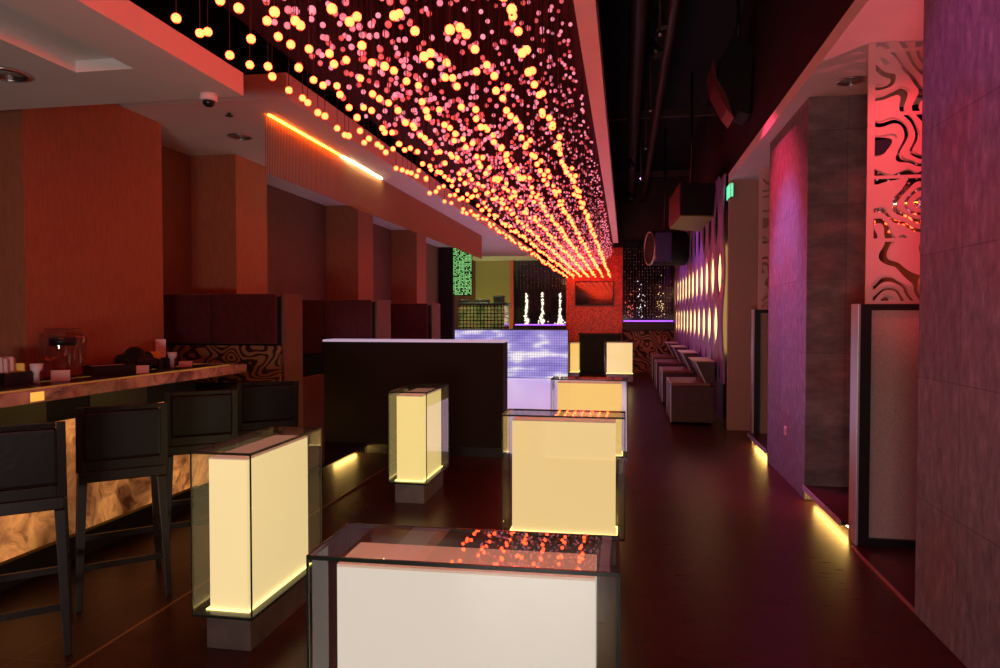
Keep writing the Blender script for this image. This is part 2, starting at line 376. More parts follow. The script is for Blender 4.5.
M['sparkle'] = emitmat('lit_crystal_bead', (1.0, 0.85, 0.62), 1.6)
M['crystal'] = mat('clear_crystal_bead', (0.75, 0.70, 0.78), 0.06, 0.7)
M['violet'] = emitmat('violet_led_strip', (0.28, 0.06, 0.85), 2.2)
M['paperp'] = mat('pinkish_white_paper', (0.72, 0.60, 0.58), 0.7)
M['yellowp'] = mat('yellow_packet', (0.90, 0.80, 0.12), 0.6)
M['greenp'] = mat('green_packet', (0.05, 0.20, 0.10), 0.6)
M['cardw'] = mat('white_card', (0.80, 0.74, 0.74), 0.6)
M['grill'] = mat('dark_speaker_grille', (0.006, 0.005, 0.006), 0.8)
M['redside'] = mat('dark_red_cabinet', (0.14, 0.02, 0.02), 0.5)
M['oliveside'] = mat('olive_cabinet_underside', (0.20, 0.16, 0.03), 0.5)
M['purpleface'] = mat('purple_speaker_face', (0.05, 0.04, 0.12), 0.3, 0.3)
M['olive'] = mat('olive_wall', (0.30, 0.27, 0.10), 0.75)
M['redtrim'] = mat('red_trim_wall', (0.45, 0.08, 0.05), 0.6)
M['lensglass'] = mat('black_dome_glass', (0.01, 0.01, 0.01), 0.08)

# ================================================================== the setting
struct('floor', MB().box(-2.4, 3.2, -4, 19.7, -0.1, 0), M['wood'], 'dark red-brown polished wood floor of the central aisle', 'floor')
struct('floor_tile', MB().box(-5.2, -2.4, -4, 19.7, -0.1, 0), M['tile'], 'dark brown tile floor beside the bar with pale joints', 'floor')
struct('trim_1', MB().box(-2.408, -2.392, -4, 7.6, 0, 0.003), mat('brass_strip', (0.35, 0.2, 0.12), 0.4, 0.7), 'thin metal strip where tile meets the wood floor', 'floor trim')
struct('wall_back', MB().box(-5.2, 3.2, 19.7, 19.9, 0, 5.6), M['maroon'], 'dark wall at the far end of the room', 'wall')
struct('wall_left', MB().box(-4.4, -4.2, 5.16, 19.7, 0, 3.12), M['wallplain'], 'brown woven wall behind the booths', 'wall')
struct('wall_right', MB().box(2.9, 3.1, -4, 10.0, 0, 3.38), M['wallplain'], 'dark wall behind the alcoves on the right', 'wall')
struct('wall_front', MB().box(-5.2, 3.2, -4.2, -4, 0, 5.6), M['maroon'], 'dark wall behind the viewer', 'wall')
struct('wall_bar', MB().box(-5.4, -5.2, -4, 5.16, 0, 3.12), M['wallplain'], 'dark wall behind the bar', 'wall')
# left pilasters
struct('wall_pilaster', MB().box(-5.2, -3.72, 3.82, 5.16, 0, 3.12), M['paper'], 'wide orange-lit pilaster behind the bar counter', 'pilaster')
for i, (y, lab) in enumerate(((6.26, 'pilaster rising behind the first high booth back'), (9.42, 'pilaster rising behind the second booth back'), (12.25, 'pilaster rising behind the third booth back'))):
    struct('wall_pilaster', MB().box(-4.2, -3.72, y, y + 0.6, 0, 3.12), M['paper'], lab, 'pilaster')
# canopy over the bar: slab with a recessed trough
mb = MB()
z0, z1 = 2.72, 2.84
mb.box(-2.29, -2.0, -4, 3.45, z0, z1).box(-5.2, -2.60, -4, 3.45, z0, z1).box(-2.60, -2.29, 2.98, 3.45, z0, z1)
struct('ceiling_canopy', mb, M['white'], 'low white canopy ceiling over the bar with pink-lit edge', 'ceiling')
struct('ceiling_trough', MB().box(-2.5995, -2.2905, -4, 2.9795, 2.775, 2.80), M['white'], 'recessed trough in the white canopy ceiling', 'ceiling')
# soffit over the booths, with the long edge along the bulb field
mb = MB(); mb.box(-4.2, -2.4, 4.72, 19.7, 3.12, 3.30)
struct('ceiling_soffit', mb, M['white'], 'white ceiling over the booths beside the field of bulbs', 'ceiling')
struct('wall_upper_left', MB().box(-5.2, -5.1, -4, 19.7, 3.3, 5.6), M['matte'], 'black upper wall on the left', 'wall')
# bulb field ceiling
struct('ceiling_bulb_field', MB().box(-2.4, -0.29, -4, 19.7, 3.42, 3.46), mat('dark_red_net', (0.05, 0.003, 0.010), 0.8), 'dark red panel that the bulbs hang from', 'ceiling')
struct('trim_2', MB().box(-0.29, -0.17, -4, 17.0, 3.30, 3.46), M['white'], 'white edge beam along the field of bulbs', 'ceiling trim')
struct('ceiling', MB().box(-5.2, 3.2, -4, 19.7, 5.5, 5.6), M['matte'], 'open black ceiling', 'ceiling')
# right side
struct('ceiling_right', MB().box(1.38, 3.1, -4, 10.0, 3.38, 3.49), M['white'], 'white ceiling over the alcoves with pink-lit edge', 'ceiling')
struct('wall_upper_right', MB().box(1.46, 1.6, -4, 19.7, 3.49, 5.5), M['maroon'], 'dark maroon upper wall above the white ceiling edge', 'wall')
struct('wall_slats_back', MB().box(1.45, 1.6, 10.0, 19.7, 0, 3.49), M['maroon'], 'dark wall behind the slatted light wall', 'wall')
struct('wall_return', MB().box(1.38, 2.9, 9.9, 10.0, 0, 3.38), M['fabric'], 'narrow brown wall under the green sign', 'wall')
struct('column_slate', MB().box(1.49, 2.4, 1.2, 3.93, 0, 3.38, 0.004), M['slate'], 'slate-clad column in the right foreground', 'column')
struct('column_slate', MB().box(1.5, 1.96, 6.25, 7.83, 0, 3.38, 0.004), M['slate'], 'slate-clad column between the two alcoves', 'column')
# raised alcove floors with an LED under their lip
for y0, y1, lab in ((5.2, 6.245, 'raised floor of the nearer alcove, yellow light under its lip'), (7.835, 8.95, 'raised floor of the further alcove, yellow light under its lip')):
    p = struct('alcove_platform', MB().box(1.49, 2.9, y0, y1, 0.09, 0.12, 0.003).box(1.60, 2.9, y0, y1, 0, 0.09), M['wood'], lab, 'platform')
    MB().box(1.56, 1.585, y0 + 0.06, y1 - 0.06, 0.055, 0.085).build('led_strip', M['kick'], p)
    MB().box(1.483, 1.492, y0, y1, 0.085, 0.125).build('edge_strip', M['lavmetal'], p)
struct('trim_3', MB().box(1.495, 1.51, 3.94, 5.0, 0, 0.012), mat('copper_threshold', (0.5, 0.25, 0.2), 0.35, 0.7), 'thin reddish threshold strip on the floor beside the foreground column', 'threshold')
# small socket on the second column
t = thing('wall_socket', 'small pinkish wall socket low on the middle slate column', 'socket', (1.5, 6.95, 0.47))
MB().box(-0.010, -0.001, -0.05, 0.05, -0.04, 0.04, 0.003).build('face_plate', mat('pinkish_plate', (0.7, 0.35, 0.33), 0.4), t)
MB().box(-0.013, -0.010, -0.02, 0.02, -0.015, 0.015).build('socket_insert', M['steel'], t)

# ------------------------------------------------------------------ partitions with laser-cut screens
def partition(y, x1, label, slabel):
    t = thing('fabric_partition', label, 'partition', (1.545, y, 0))
    W = x1 - 1.545
    MB().box(0.0, W, 0.0, 0.15, 0.0, 0.05).box(0.0, W, 0.0, 0.15, 1.59, 1.63).box(0.012, 0.08, 0.0, 0.15, 0.05, 1.59).box(W - 0.06, W, 0, 0.15, 0.05, 1.59).build('frame', M['black'], t)
    MB().box(0.08, W - 0.06, 0.03, 0.12, 0.05, 1.59).build('fabric_panel', M['fabric'], t)
    MB().box(-0.004, 0.012, -0.002, 0.152, 0.0, 1.634, 0.002).build('metal_edge', M['lavmetal'], t)
    s = MB().box(1.60, x1, y + 0.05, y + 0.062, 1.632, 3.375).build('cut_screen', M['screen'], None, (1.60, y + 0.05, 1.632))
    tag(s, slabel, 'screen')
    return t
partition(5.05, 2.7, 'low black-framed beige fabric partition beside the foreground column', 'red-lit laser-cut screen with swirl pattern above the nearer partition')
partition(8.95, 2.7, 'low black-framed fabric partition beyond the middle slate column', 'laser-cut swirl screen above the further partition, near the green sign')
mr = MB().hexa([(1.975, 6.22, 0.13), (2.60, 5.22, 0.13), (2.63, 5.235, 0.13), (2.005, 6.235, 0.13), (1.975, 6.22, 3.37), (2.60, 5.22, 3.37), (2.63, 5.235, 3.37), (2.005, 6.235, 3.37)]).build('wall_mirror', M['mirror'])
tag(mr, 'angled dark mirror behind the red-lit screen, reflecting the bulbs', 'mirror')

# ------------------------------------------------------------------ slatted wave wall with light behind
t = thing('slatted_light_wall', 'lavender wavy slat wall glowing with warm lens-shaped gaps', 'light wall', (1.32, 10.0, 0))
P0, PITCH, N = 0.42, 0.80, 12
def gapw(odd, z):
    if odd: zs = (1.10, 1.76), (2.55, 3.45)
    else: zs = ((1.76, 2.55),)
    for a, b_ in zs:
        if a < z < b_:
            u = (z - a) / (b_ - a); return 0.010 + 0.19 * math.sin(math.pi * u ** 0.9) ** 1.3
    return 0.010
zz = [0.62 + 0.04 * i for i in range(75)]
ys = [P0 + PITCH * 0.5 * k for k in range(-1, 2 * N)]
for k in range(len(ys) - 1):
    yl, yr = ys[k], ys[k + 1]
    if yr > 9.65: break
    ol, orr = (k - 1) % 2 != 0, k % 2 != 0
    ztop = 3.50 + 0.08 * math.sin(k * 1.9)
    pts_l, pts_r = [], []
    bm = bmesh.new(); rows = []
    for z in zz:
        if z > ztop: break
        a = yl + (gapw(ol, z) * 0.5 if k else 0.0); b_ = yr - gapw(orr, z) * 0.5
        xo = 0.016 * math.sin((z - 1.1) / 0.73 * math.pi + (0 if k % 2 else math.pi))
        rows.append([bm.verts.new((xo, a, z)), bm.verts.new((xo, b_, z)), bm.verts.new((xo + 0.022, b_, z)), bm.verts.new((xo + 0.022, a, z))])
    for r0, r1 in zip(rows, rows[1:]):
        for i in range(4): bm.faces.new([r0[i], r0[(i+1) % 4], r1[(i+1) % 4], r1[i]])
    bm.faces.new(rows[0][::-1]); bm.faces.new(rows[-1])
    s = MB(); s.merge(bm); s.build('slat', M['lav'], t)
MB().box(0.060, 0.070, 0.56, 9.65, 1.0, 2.60).build('light_panel', M['warmpanel'], t)

# ------------------------------------------------------------------ exit sign
t = thing('exit_sign', 'green lit exit sign above the narrow brown wall', 'sign', (1.40, 9.84, 3.14))
MB().box(-0.02, 0.02, -0.04, 0.30, 0.0, 0.20, 0.004).build('housing', M['steel'], t)
MB().box(-0.026, -0.0201, -0.03, 0.29, 0.012, 0.188).build('lit_face', M['exit'], t)
MB().box(-0.015, 0.015, -0.046, -0.0402, 0.012, 0.188).build('lit_face', M['exit'], t)
MB().cyl((0, 0.13, 0.2), (0, 0.13, 0.24), 0.01).build('bracket', M['steel'], t)

# ------------------------------------------------------------------ L-shaped cube seats along the light wall
for i, (y, lab) in enumerate(((10.3, 'nearest block seat with slanted back along the light wall'), (12.65, 'second block seat from the front along the light wall'),
                              (14.9, 'third block seat from the front along the light wall'), (17.1, 'furthest block seat along the light wall'))):
    t = thing('block_seat', lab, 'seat', (0.65, y, 0), 0, 'block seats along the light wall')
    MB().box(0, 0.60, 0, 0.95, 0.03, 0.55, 0.012).build('base', M['seat'], t)
    MB().box(0.005, 0.56, 0.005, 0.945, 0.552, 0.60, 0.015).build('seat_cushion', M['seattop'], t)
    MB().box(-0.006, 0.010, -0.006, 0.012, 0.03, 0.60).build('corner_edge', M['pipingp'], t); MB().box(-0.006, 0.010, 0.94, 0.956, 0.03, 0.60).build('corner_edge', M['pipingp'], t)
    bk = MB().prism([(0.48, 0.602), (0.605, 0.602), (0.605, 0.90), (0.34, 0.90)], 'y', 0.0, 0.95).build('backrest', M['seat'], t)
    MB().box(0.325, 0.612, -0.004, 0.954, 0.90, 0.915).build('top_board', mat('pale_wood_top', (0.5, 0.36, 0.28), 0.45), bk)
    MB().prism([(0.47, 0.602), (0.49, 0.602), (0.35, 0.90), (0.325, 0.90)], 'y', -0.008, -0.0005).build('silver_piping', M['pipingp'], bk)

# ------------------------------------------------------------------ far end
c = MB().box(-1.6, -0.07, 19.35, 19.7, 0, 3.42)
struct('column_mosaic', c, M['mosaic'], 'red glitter mosaic column at the far end, behind the television', 'column')
t = thing('television', 'wall television on the red mosaic column', 'television', (-0.83, 19.35, 1.84))
MB().box(-0.53, 0.53, -0.06, -0.005, 0.0, 0.67, 0.008).build('housing', M['black'], t)
MB().box(-0.50, 0.50, -0.063, -0.0602, 0.03, 0.64).build('screen', M['darkglass'], t)
t = thing('service_counter', 'plain black cabinet in front of the red mosaic column', 'cabinet', (-0.66, 18.9, 0))
MB().box(-0.55, 0.56, 0, 0.42, 0.05, 1.05, 0.006).build('body', M['matte'], t)
MB().box(-0.58, 0.59, -0.02, 0.44, 1.051, 1.09, 0.006).build('worktop', M['darkwood'], t)
MB().box(-0.52, 0.53, 0.03, 0.40, 0, 0.05).build('kick_board', M['matte'], t)
MB().box(-0.003, 0.003, -0.002, -0.0005, 0.07, 1.03).build('door_gap', M['black'], t)
# right far bay
struct('window_1', MB().box(-0.06, 1.3, 19.6, 19.66, 1.40, 3.63), M['darkglass'], 'dark glass bay with violet glow right of the red column', 'window')
tag(MB().box(-0.06, 1.3, 19.55, 19.695, 0.0, 1.17).build('damask_panel', M['damask']), 'dark swirl-patterned panel below the dark glass bay', 'wall panel')
tag(MB().box(-0.07, 1.31, 19.45, 19.695, 1.172, 1.40, 0.01).build('ledge', M['black']), 'black ledge under the dark glass bay right of the red column', 'ledge')
tag(MB().box(-0.04, 1.28, 19.46, 19.50, 1.402, 1.44).build('led_strip', M['violet']), 'violet light strip on the black ledge of the right bay', 'light strip')
def strands(name, xs, y, zlo, zhi, m, r, pitch, keep, label, jx=0.02):
    s = MB()
    for x in xs:
        s.cyl((x, y, zlo), (x, y, zhi), 0.0015, n=4)
        z = zhi
        while z > zlo:
            if random.random() < keep:
                rr = r * random.uniform(0.6, 1.4)
                s.sphere((x + random.uniform(-jx, jx), y + random.uniform(-jx, jx), z), rr, 6, 4)
            z -= pitch
    return tag(s.build(name, m), label, 'bead curtain', None, 'stuff')
strands('crystal_curtain', [0.0 + 0.075 * i for i in range(17)], 19.5, 1.46, 3.4, M['crystal'], 0.014, 0.09, 0.55, 'hanging crystal beads before the dark glass bay right of the red column')
for i, x in enumerate((0.12, 0.42, 0.95)):
    s = MB()  # glints of light in the glass, painted as glowing beads
    for k in range(26):
        s.sphere((x + random.gauss(0, 0.06), 19.46 + random.uniform(-0.02, 0.02), 1.50 + abs(random.gauss(0, 0.42))), random.uniform(0.008, 0.018), 6, 4)
    tag(s.build('glint_cluster', emitmat('painted_glint', ((1.0, 0.10, 0.08), (0.9, 0.9, 1.0), (1.0, 0.75, 0.25))[i], 0.9)),
        ('red light glints painted as glowing beads in the dark bay right of the red column', 'white light glints painted as glowing beads in the dark bay right of the red column', 'golden light glints painted as glowing beads in the dark bay right of the red column')[i], 'bead cluster', None, 'stuff')
# left far bay
struct('window_2', MB().box(-3.08, -1.61, 19.6, 19.66, 1.30, 3.42), M['darkglass'], 'dark glass bay with violet glow left of the red column', 'window')
tag(MB().box(-3.10, -1.61, 19.4, 19.69, 1.10, 1.295, 0.01).build('ledge', M['black']), 'black ledge under the dark glass bay left of the red column', 'ledge')
tag(MB().box(-3.04, -1.63, 19.41, 19.45, 1.297, 1.33).build('led_strip', M['violet']), 'violet light strip on the black ledge of the left bay', 'light strip')
struct('wall_sill', MB().box(-3.1, -1.61, 19.45, 19.69, 0, 1.09), M['redtrim'], 'red wall under the left glass bay', 'wall')
for i, x in enumerate((-2.72, -2.28, -1.78)):
    s = MB()
    for k in range(70):
        z = random.uniform(0, 1) ** 1.4
        s.sphere((x + random.gauss(0, 0.012 + 0.05 * (1 - z) ** 4), 19.47 + random.uniform(-0.02, 0.02), 1.34 + z * 0.86), random.uniform(0.014, 0.028), 6, 4)
    tag(s.build('crystal_strand', M['sparkle']), ('white sparkling strand nearest the olive wall in the left glass bay', 'white sparkling strand in the middle of the left glass bay', 'white sparkling strand nearest the red column in the left glass bay')[i], 'bead strand', None, 'stuff')
strands('crystal_curtain', [-3.0 + 0.1 * i for i in range(14)], 19.53, 2.3, 3.3, M['crystal'], 0.012, 0.1, 0.5, 'hanging crystal beads before the left dark glass bay')
struct('wall_olive', MB().box(-4.2, -3.2, 19.55, 19.69, 0, 3.12), M['olive'], 'olive-lit wall behind the mirrored booth', 'wall')
struct('wall_red', MB().box(-3.2, -3.1, 19.5, 19.69, 0, 3.12), M['redtrim'], 'narrow red wall strip beside the left glass bay', 'wall')
l = bpy.data.lights.new('olive_wash', 'SPOT'); l.color = (0.75, 0.85, 0.25); l.energy = 90; l.spot_size = R(100); l.shadow_soft_size = 0.05
o = bpy.data.objects.new('olive_wash', l); C.objects.link(o); o.location = (-3.9, 18.7, 0.3); aim(o, (-3.7, 19.55, 2.2))
l = bpy.data.lights.new('booth_wash', 'SPOT'); l.color = (0.85, 0.95, 0.5); l.energy = 110; l.spot_size = R(90); l.shadow_soft_size = 0.05
o = bpy.data.objects.new('booth_wash', l); C.objects.link(o); o.location = (-4.05, 15.75, 3.05); aim(o, (-3.8, 17.5, 1.5))
struct('wall_black', MB().box(-4.2, -3.86, 15.5, 15.7, 0, 3.12), M['matte'], 'black upright wall beside the green bead curtain', 'wall')
tag(MB().box(-3.86, -3.44, 15.62, 15.66, 2.02, 3.12).build('curtain_backing', M['matte']), 'black backing behind the green bead curtain', 'panel')
s = MB()
for i in range(13):
    x = -3.85 + 0.033 * i
    for k in range(34):
        if random.random() < 0.75: s.box(x - 0.009, x + 0.009, 15.57, 15.585, 2.04 + 0.0315 * k, 2.052 + 0.0315 * k + 0.008)
tag(s.build('bead_curtain', M['greenbead']), 'green glittering bead curtain beside the black wall', 'bead curtain', None, 'stuff')
# DJ booth
t = thing('mirrored_booth', 'raised booth clad in green mirror tiles behind the video wall', 'booth', (-3.9, 17.5, 0))
MB().box(-0.88, 0.88, 0, 0.8, 0, 1.84, 0.02).build('tiled_front', M['tilegreen'], t)
MB().box(-0.95, 0.95, -0.04, 0.84, 1.842, 1.90, 0.012).build('top_board', M['black'], t)
for x, lab in ((-4.15, 'low black mixing deck on the mirrored booth, nearer the curtain'), (-3.65, 'low black mixing deck on the mirrored booth, middle')):
    d = thing('mixing_deck', lab, 'deck', (x, 17.7, 1.902))
    MB().box(-0.2, 0.2, -0.15, 0.15, 0.0, 0.07, 0.01).build('case', M['black'], d)
    MB().cyl((0, 0, 0.07), (0, 0, 0.09), 0.12).build('platter', M['steel'], d)
    MB().box(0.15, 0.165, -0.1, 0.08, 0.072, 0.085).build('tone_arm', M['steel'], d)
d = thing('monitor_box', 'small black loudspeaker on the right end of the mirrored booth', 'loudspeaker', (-3.18, 17.7, 1.902))
MB().box(-0.14, 0.14, -0.12, 0.12, 0, 0.18, 0.03).build('cabinet', M['black'], d)
MB().cyl((0, -0.121, 0.09), (0, -0.128, 0.09), 0.06).build('cone', M['grill'], d)

# ------------------------------------------------------------------ LED video wall, stage, dark partition
t = thing('video_wall', 'low lavender video wall across the end of the pale stage', 'video wall', (-2.75, 16.8, 0))
MB().box(-1.42, 1.42, 0.0, 0.12, 0.0, 1.24).build('housing', M['black'], t)
MB().box(-1.40, 1.40, -0.012, -0.001, 0.06, 1.215).build('lit_surface', M['led'], t)
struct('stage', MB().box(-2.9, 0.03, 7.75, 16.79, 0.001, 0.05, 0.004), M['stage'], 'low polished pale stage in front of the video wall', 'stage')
t = thing('dark_partition', 'wide black waist-high partition with pale glossy top', 'partition', (-2.02, 7.54, 0))
MB().box(-0.89, 0.71, 0, 0.28, 0.0, 1.258).box(-1.38, -0.89, 0, 0.28, 0.102, 1.258).build('body', M['matte'], t)
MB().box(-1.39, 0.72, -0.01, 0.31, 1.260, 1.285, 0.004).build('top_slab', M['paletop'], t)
MB().box(-0.86, 0.69, -0.012, -0.001, 0.0, 0.10).build('kick_board', M['black'], t)

# ------------------------------------------------------------------ glass light boxes
def light_box(label, cx, cy, rot, W, D, col, es, T=0.93, B=0.18, floor_z=0.0):
    t = thing('glass_light_box', label, 'light box', (cx, cy, floor_z), rot, 'glass light boxes')
    es *= 1.25
    hw, hd = W / 2, D / 2
    MB().box(-hw + 0.055, hw - 0.045, -hd + 0.04, hd - 0.04, 0, B - 0.014).build('plinth', M['plinth'], t)
    MB().box(-hw, hw, -hd, hd, B - 0.014, B, 0.003).build('base_plate', M['edge'], t)
    iw, idp, it = hw - 0.06, hd - 0.055, T - 0.045
    em = mat('lit_opal_acrylic', (0.55, 0.5, 0.42), 0.4, emit=col, es=es)
    bm = MB(); bm.box(-iw, iw, -idp, idp, B + 0.002, it); bx = bm.build('lit_box', em, t)
    MB().box(-iw, iw, -idp, idp, it + 0.0005, it + 0.008).build('lid', M['opalb'], bx)
    g = 0.014
    MB().box(-iw - g, iw + g, -idp - g, -idp - 0.004, B + 0.001, B + 0.006).box(-iw - g, iw + g, idp + 0.004, idp + g, B + 0.001, B + 0.006).box(-iw - g, -iw - 0.004, -idp, idp, B + 0.001, B + 0.006).box(iw + 0.004, iw + g, -idp, idp, B + 0.001, B + 0.006).build('led_strip', M['boxled'], t)
    th = 0.010
    for a in ((-hw, hw, -hd, -hd + th, B, T - th), (-hw, hw, hd - th, hd, B, T - th), (-hw, -hw + th, -hd + th, hd - th, B, T - th), (hw - th, hw, -hd + th, hd - th, B, T - th), (-hw, hw, -hd, hd, T - th, T)):
        MB().box(*a).build('glass_pane', M['glass'], t)
    e = 0.006
    s = MB()
    for sx in (-1, 1):
        for sy in (-1, 1):
            x, y = sx * (hw - e * 0.5 + 0.001), sy * (hd - e * 0.5 + 0.001); s.box(x - e/2, x + e/2, y - e/2, y + e/2, B, T)
    for sx in (-1, 1): x = sx * (hw - e/2 + 0.001); s.box(x - e/2, x + e/2, -hd, hd, T - th, T + 0.0008)
    for sy in (-1, 1): y = sy * (hd - e/2 + 0.001); s.box(-hw, hw, y - e/2, y + e/2, T - th, T + 0.0008)
    s.build('glass_edges', M['edge'], t)
    return t
light_box('large glass light box in the foreground with an inner block whitened by painted flash light', -0.412, 1.835, R(1.2), 0.80, 0.29, (0.92, 0.86, 0.78), 0.46)  # flash light on this box is put into its whiter emission colour
light_box('glass light box second in the central row, behind the foreground one', -0.38, 4.48, 0, 0.77, 0.29, (1.0, 0.72, 0.31), 0.68)
light_box('glass light box third in the central row, before the pale stage', -0.345, 7.04, 0, 0.75, 0.29, (1.0, 0.62, 0.19), 0.74)
light_box('distant glass light box in front of the black cabinet', -0.12, 16.35, 0, 0.70, 0.29, (1.0, 0.72, 0.30), 0.74, floor_z=0.0 if False else 0.051)
light_box('tall glass light box beside the bar stools', -1.81, 3.27, R(90), 0.75, 0.30, (1.0, 0.76, 0.36), 0.72)
light_box('slim glass light box in front of the black partition', -1.755, 5.86, R(90), 0.72, 0.33, (1.0, 0.76, 0.27), 0.72)
light_box('small far glass light box between the video wall and the red column', -1.22, 17.4, R(90), 0.6, 0.30, (1.0, 0.64, 0.14), 0.74)

# ------------------------------------------------------------------ bar
t = thing('bar_counter', 'long bar with backlit onyx front and glowing onyx counter slab', 'bar', (-3.43, 1.0, 0))
MB().box(-0.275, 0.28, -1.5, 4.45, 1.078, 1.147, 0.006).build('counter_slab', M['onyxedge'], t)
MB().box(-0.255, 0.20, -1.45, 4.30, 1.1475, 1.152).build('dark_inlay', M['black'], t)
MB().box(0.20, 0.212, -1.45, 4.30, 1.1475, 1.153).box(-0.06, -0.05, -1.45, 4.30, 1.1522, 1.1545).build('gold_line', mat('gold_line', (0.8, 0.5, 0.12), 0.25, 0.9, emit=(1.0, 0.5, 0.08), es=0.15), t)
y = -1.45
while y < 4.0:
    MB().box(-0.05, 0.0, y + 0.003, y + 0.597, 0.16, 0.90).build('onyx_panel', M['onyx'], t)
    y += 0.60
MB().box(-0.06, 0.0, -1.45, 4.15, 0.905, 1.076).build('upper_rail', M['darkwood'], t)
MB().box(-0.28, -0.055, -1.45, 4.15, 0.0, 1.076).build('carcass', M['matte'], t)
MB().box(-0.12, -0.02, -1.45, 4.15, 0.0, 0.155).build('plinth', M['matte'], t)
MB().box(-0.04, 0.006, -1.45, 4.15, 0.158, 0.176).build('gold_trim', mat('gold_trim', (0.55, 0.36, 0.12), 0.35, 0.9), t)
for k in range(5):
    MB().box(0.001, 0.008, -0.6 + 0.9 * k, -0.05 + 0.9 * k, 0.92, 1.06).build('olive_panel', mat('olive_glass_panel', (0.13, 0.11, 0.02), 0.3), t)
# small lamps seen glowing through the slab edge
for yy in (2.30, 3.2, 4.0):
    if yy < 3: MB().box(0.2805, 0.283, yy - 0.045, yy + 0.045, 1.088, 1.138, 0.001).build('edge_lamp', emitmat('edge_lamp_glow', (1.0, 0.50, 0.05), 0.9), t)

# bar stools
def make_stool():
    t = thing('bar_stool', 'x', 'bar stool')
    fw, ft = 0.215, 0.135
    def leg(sx, sy, top):
        x0, y0 = sx * 0.215, (-0.26 if sy < 0 else 0.24); x1, y1 = sx * 0.19, (-0.20 if sy < 0 else 0.19)
        a, b_ = 0.015, 0.022
        return MB().hexa([(x0-a, y0-a, 0), (x0+a, y0-a, 0), (x0+a, y0+a, 0), (x0-a, y0+a, 0), (x1-b_, y1-b_, top), (x1+b_, y1-b_, top), (x1+b_, y1+b_, top), (x1-b_, y1+b_, top)], 0.003)
    for sx in (-1, 1):
        for sy in (-1, 1): leg(sx, sy, 0.66).build('leg', M['darkwood'], t)
    MB().box(-0.21, 0.21, -0.22, 0.21, 0.662, 0.72, 0.006).build('seat_frame', M['darkwood'], t)
    MB().box(-0.205, 0.205, -0.16, 0.205, 0.722, 0.79, 0.025).build('seat', M['leather'], t)
    # upright posts and padded back
    s = MB()
    for sx in (-1, 1):
        x = sx * 0.20
        s.hexa([(x-.02, -.22, .72), (x+.02, -.22, .72), (x+.02, -.18, .72), (x-.02, -.18, .72), (x-.018, -.262, 1.07), (x+.018, -.262, 1.07), (x+.018, -.226, 1.07), (x-.018, -.226, 1.07)], 0.003)
    s.hexa([(-.18, -.256, 1.045), (.18, -.256, 1.045), (.18, -.226, 1.045), (-.18, -.226, 1.045), (-.18, -.262, 1.07), (.18, -.262, 1.07), (.18, -.226, 1.07), (-.18, -.226, 1.07)], 0.003)
    s.hexa([(-.18, -.222, .722), (.18, -.222, .722), (.18, -.185, .722), (-.18, -.185, .722), (-.18, -.226, .775), (.18, -.226, .775), (.18, -.19, .775), (-.18, -.19, .775)], 0.003)
    s.build('back_frame', M['darkwood'], t)
    MB().hexa([(-.184, -.238, .782), (.184, -.238, .782), (.184, -.185, .782), (-.184, -.185, .782), (-.184, -.268, 1.042), (.184, -.268, 1.042), (.184, -.210, 1.042), (-.184, -.210, 1.042)], 0.012).build('backrest', M['leather'], t)
    for (p, q, n) in (((-.205, -.24, .22), (.205, -.24, .22), 0), ((-.207, -.24, .32), (-.207, .225, .32), 0), ((.207, -.24, .32), (.207, .225, .32), 0), ((-.205, .225, .25), (.205, .225, .25), 0)):
        a, b_ = min(p[0], q[0]), max(p[0], q[0]); c_, d = min(p[1], q[1]), max(p[1], q[1])
        e = 0.010
        MB().box(a - (e if a == b_ else 0), b_ + (e if a == b_ else 0), c_ - (e if c_ == d else 0), d + (e if c_ == d else 0), p[2] - 0.016, p[2] + 0.016).build('stretcher', M['darkwood'], t)
    return t
st = make_stool()
labs = ['black bar stool nearest the viewer, cut by the left edge of the photo', 'black leather bar stool second from the viewer at the onyx bar',
        'black bar stool third from the viewer, left of the tall light box', 'furthest black bar stool at the end of the bar counter']
for i, (x, y, rz) in enumerate(((-2.84, 2.83, 41), (-2.83, 3.53, 42), (-2.83, 4.28, 38), (-2.72, 4.93, 38))):
    o = st if i == 0 else copy_tree(st)
    o.location = (x, y, 0); o.rotation_euler = (0, 0, R(rz)); o['label'] = labs[i]; o['group'] = 'bar stools along the onyx bar'

# things on the bar
ZB = 1.1525
def caddy(x, y, label, pk):
    t = thing('bar_caddy', label, 'caddy', (x, y, ZB))
    MB().box(-0.075, 0.075, -0.10, 0.10, 0, 0.008).box(-0.075, -0.069, -0.10, 0.10, 0.008, 0.075).box(0.069, 0.075, -0.10, 0.10, 0.008, 0.075).box(-0.069, 0.069, -0.10, -0.094, 0.008, 0.075).box(-0.069, 0.069, 0.094, 0.10, 0.008, 0.075).box(-0.069, 0.069, 0.02, 0.026, 0.008, 0.07).build('tray', M['black'], t)
    return t
def packet(name, x, y, z, w_, h, tilt, m, label, cat, rz=0.0, th=0.012, group=None):
    o = MB().box(-w_/2, w_/2, -th/2, th/2, 0, h, 0.002).build(name, m)
    o.location = (x, y, z); o.rotation_euler = (R(tilt), 0, rz)
    return tag(o, label, cat, group)
caddy(-3.52, 3.49, 'black bar caddy of napkins at the near end of the counter', 0)
for k in range(5):
    packet('napkin', -3.545 + 0.012 * (k % 2), 3.415 + 0.020 * k, ZB + 0.009, 0.11, 0.155 - 0.008 * (k % 3), 4, M['paperp'], 'pinkish folded napkin upright in the near black caddy', 'napkin', 0.3, group='napkins in the near caddy')
packet('sugar_packet', -3.485, 3.535, ZB + 0.009, 0.05, 0.115, 4, M['yellowp'], 'yellow sugar packet in the near black caddy', 'packet', 0.5)
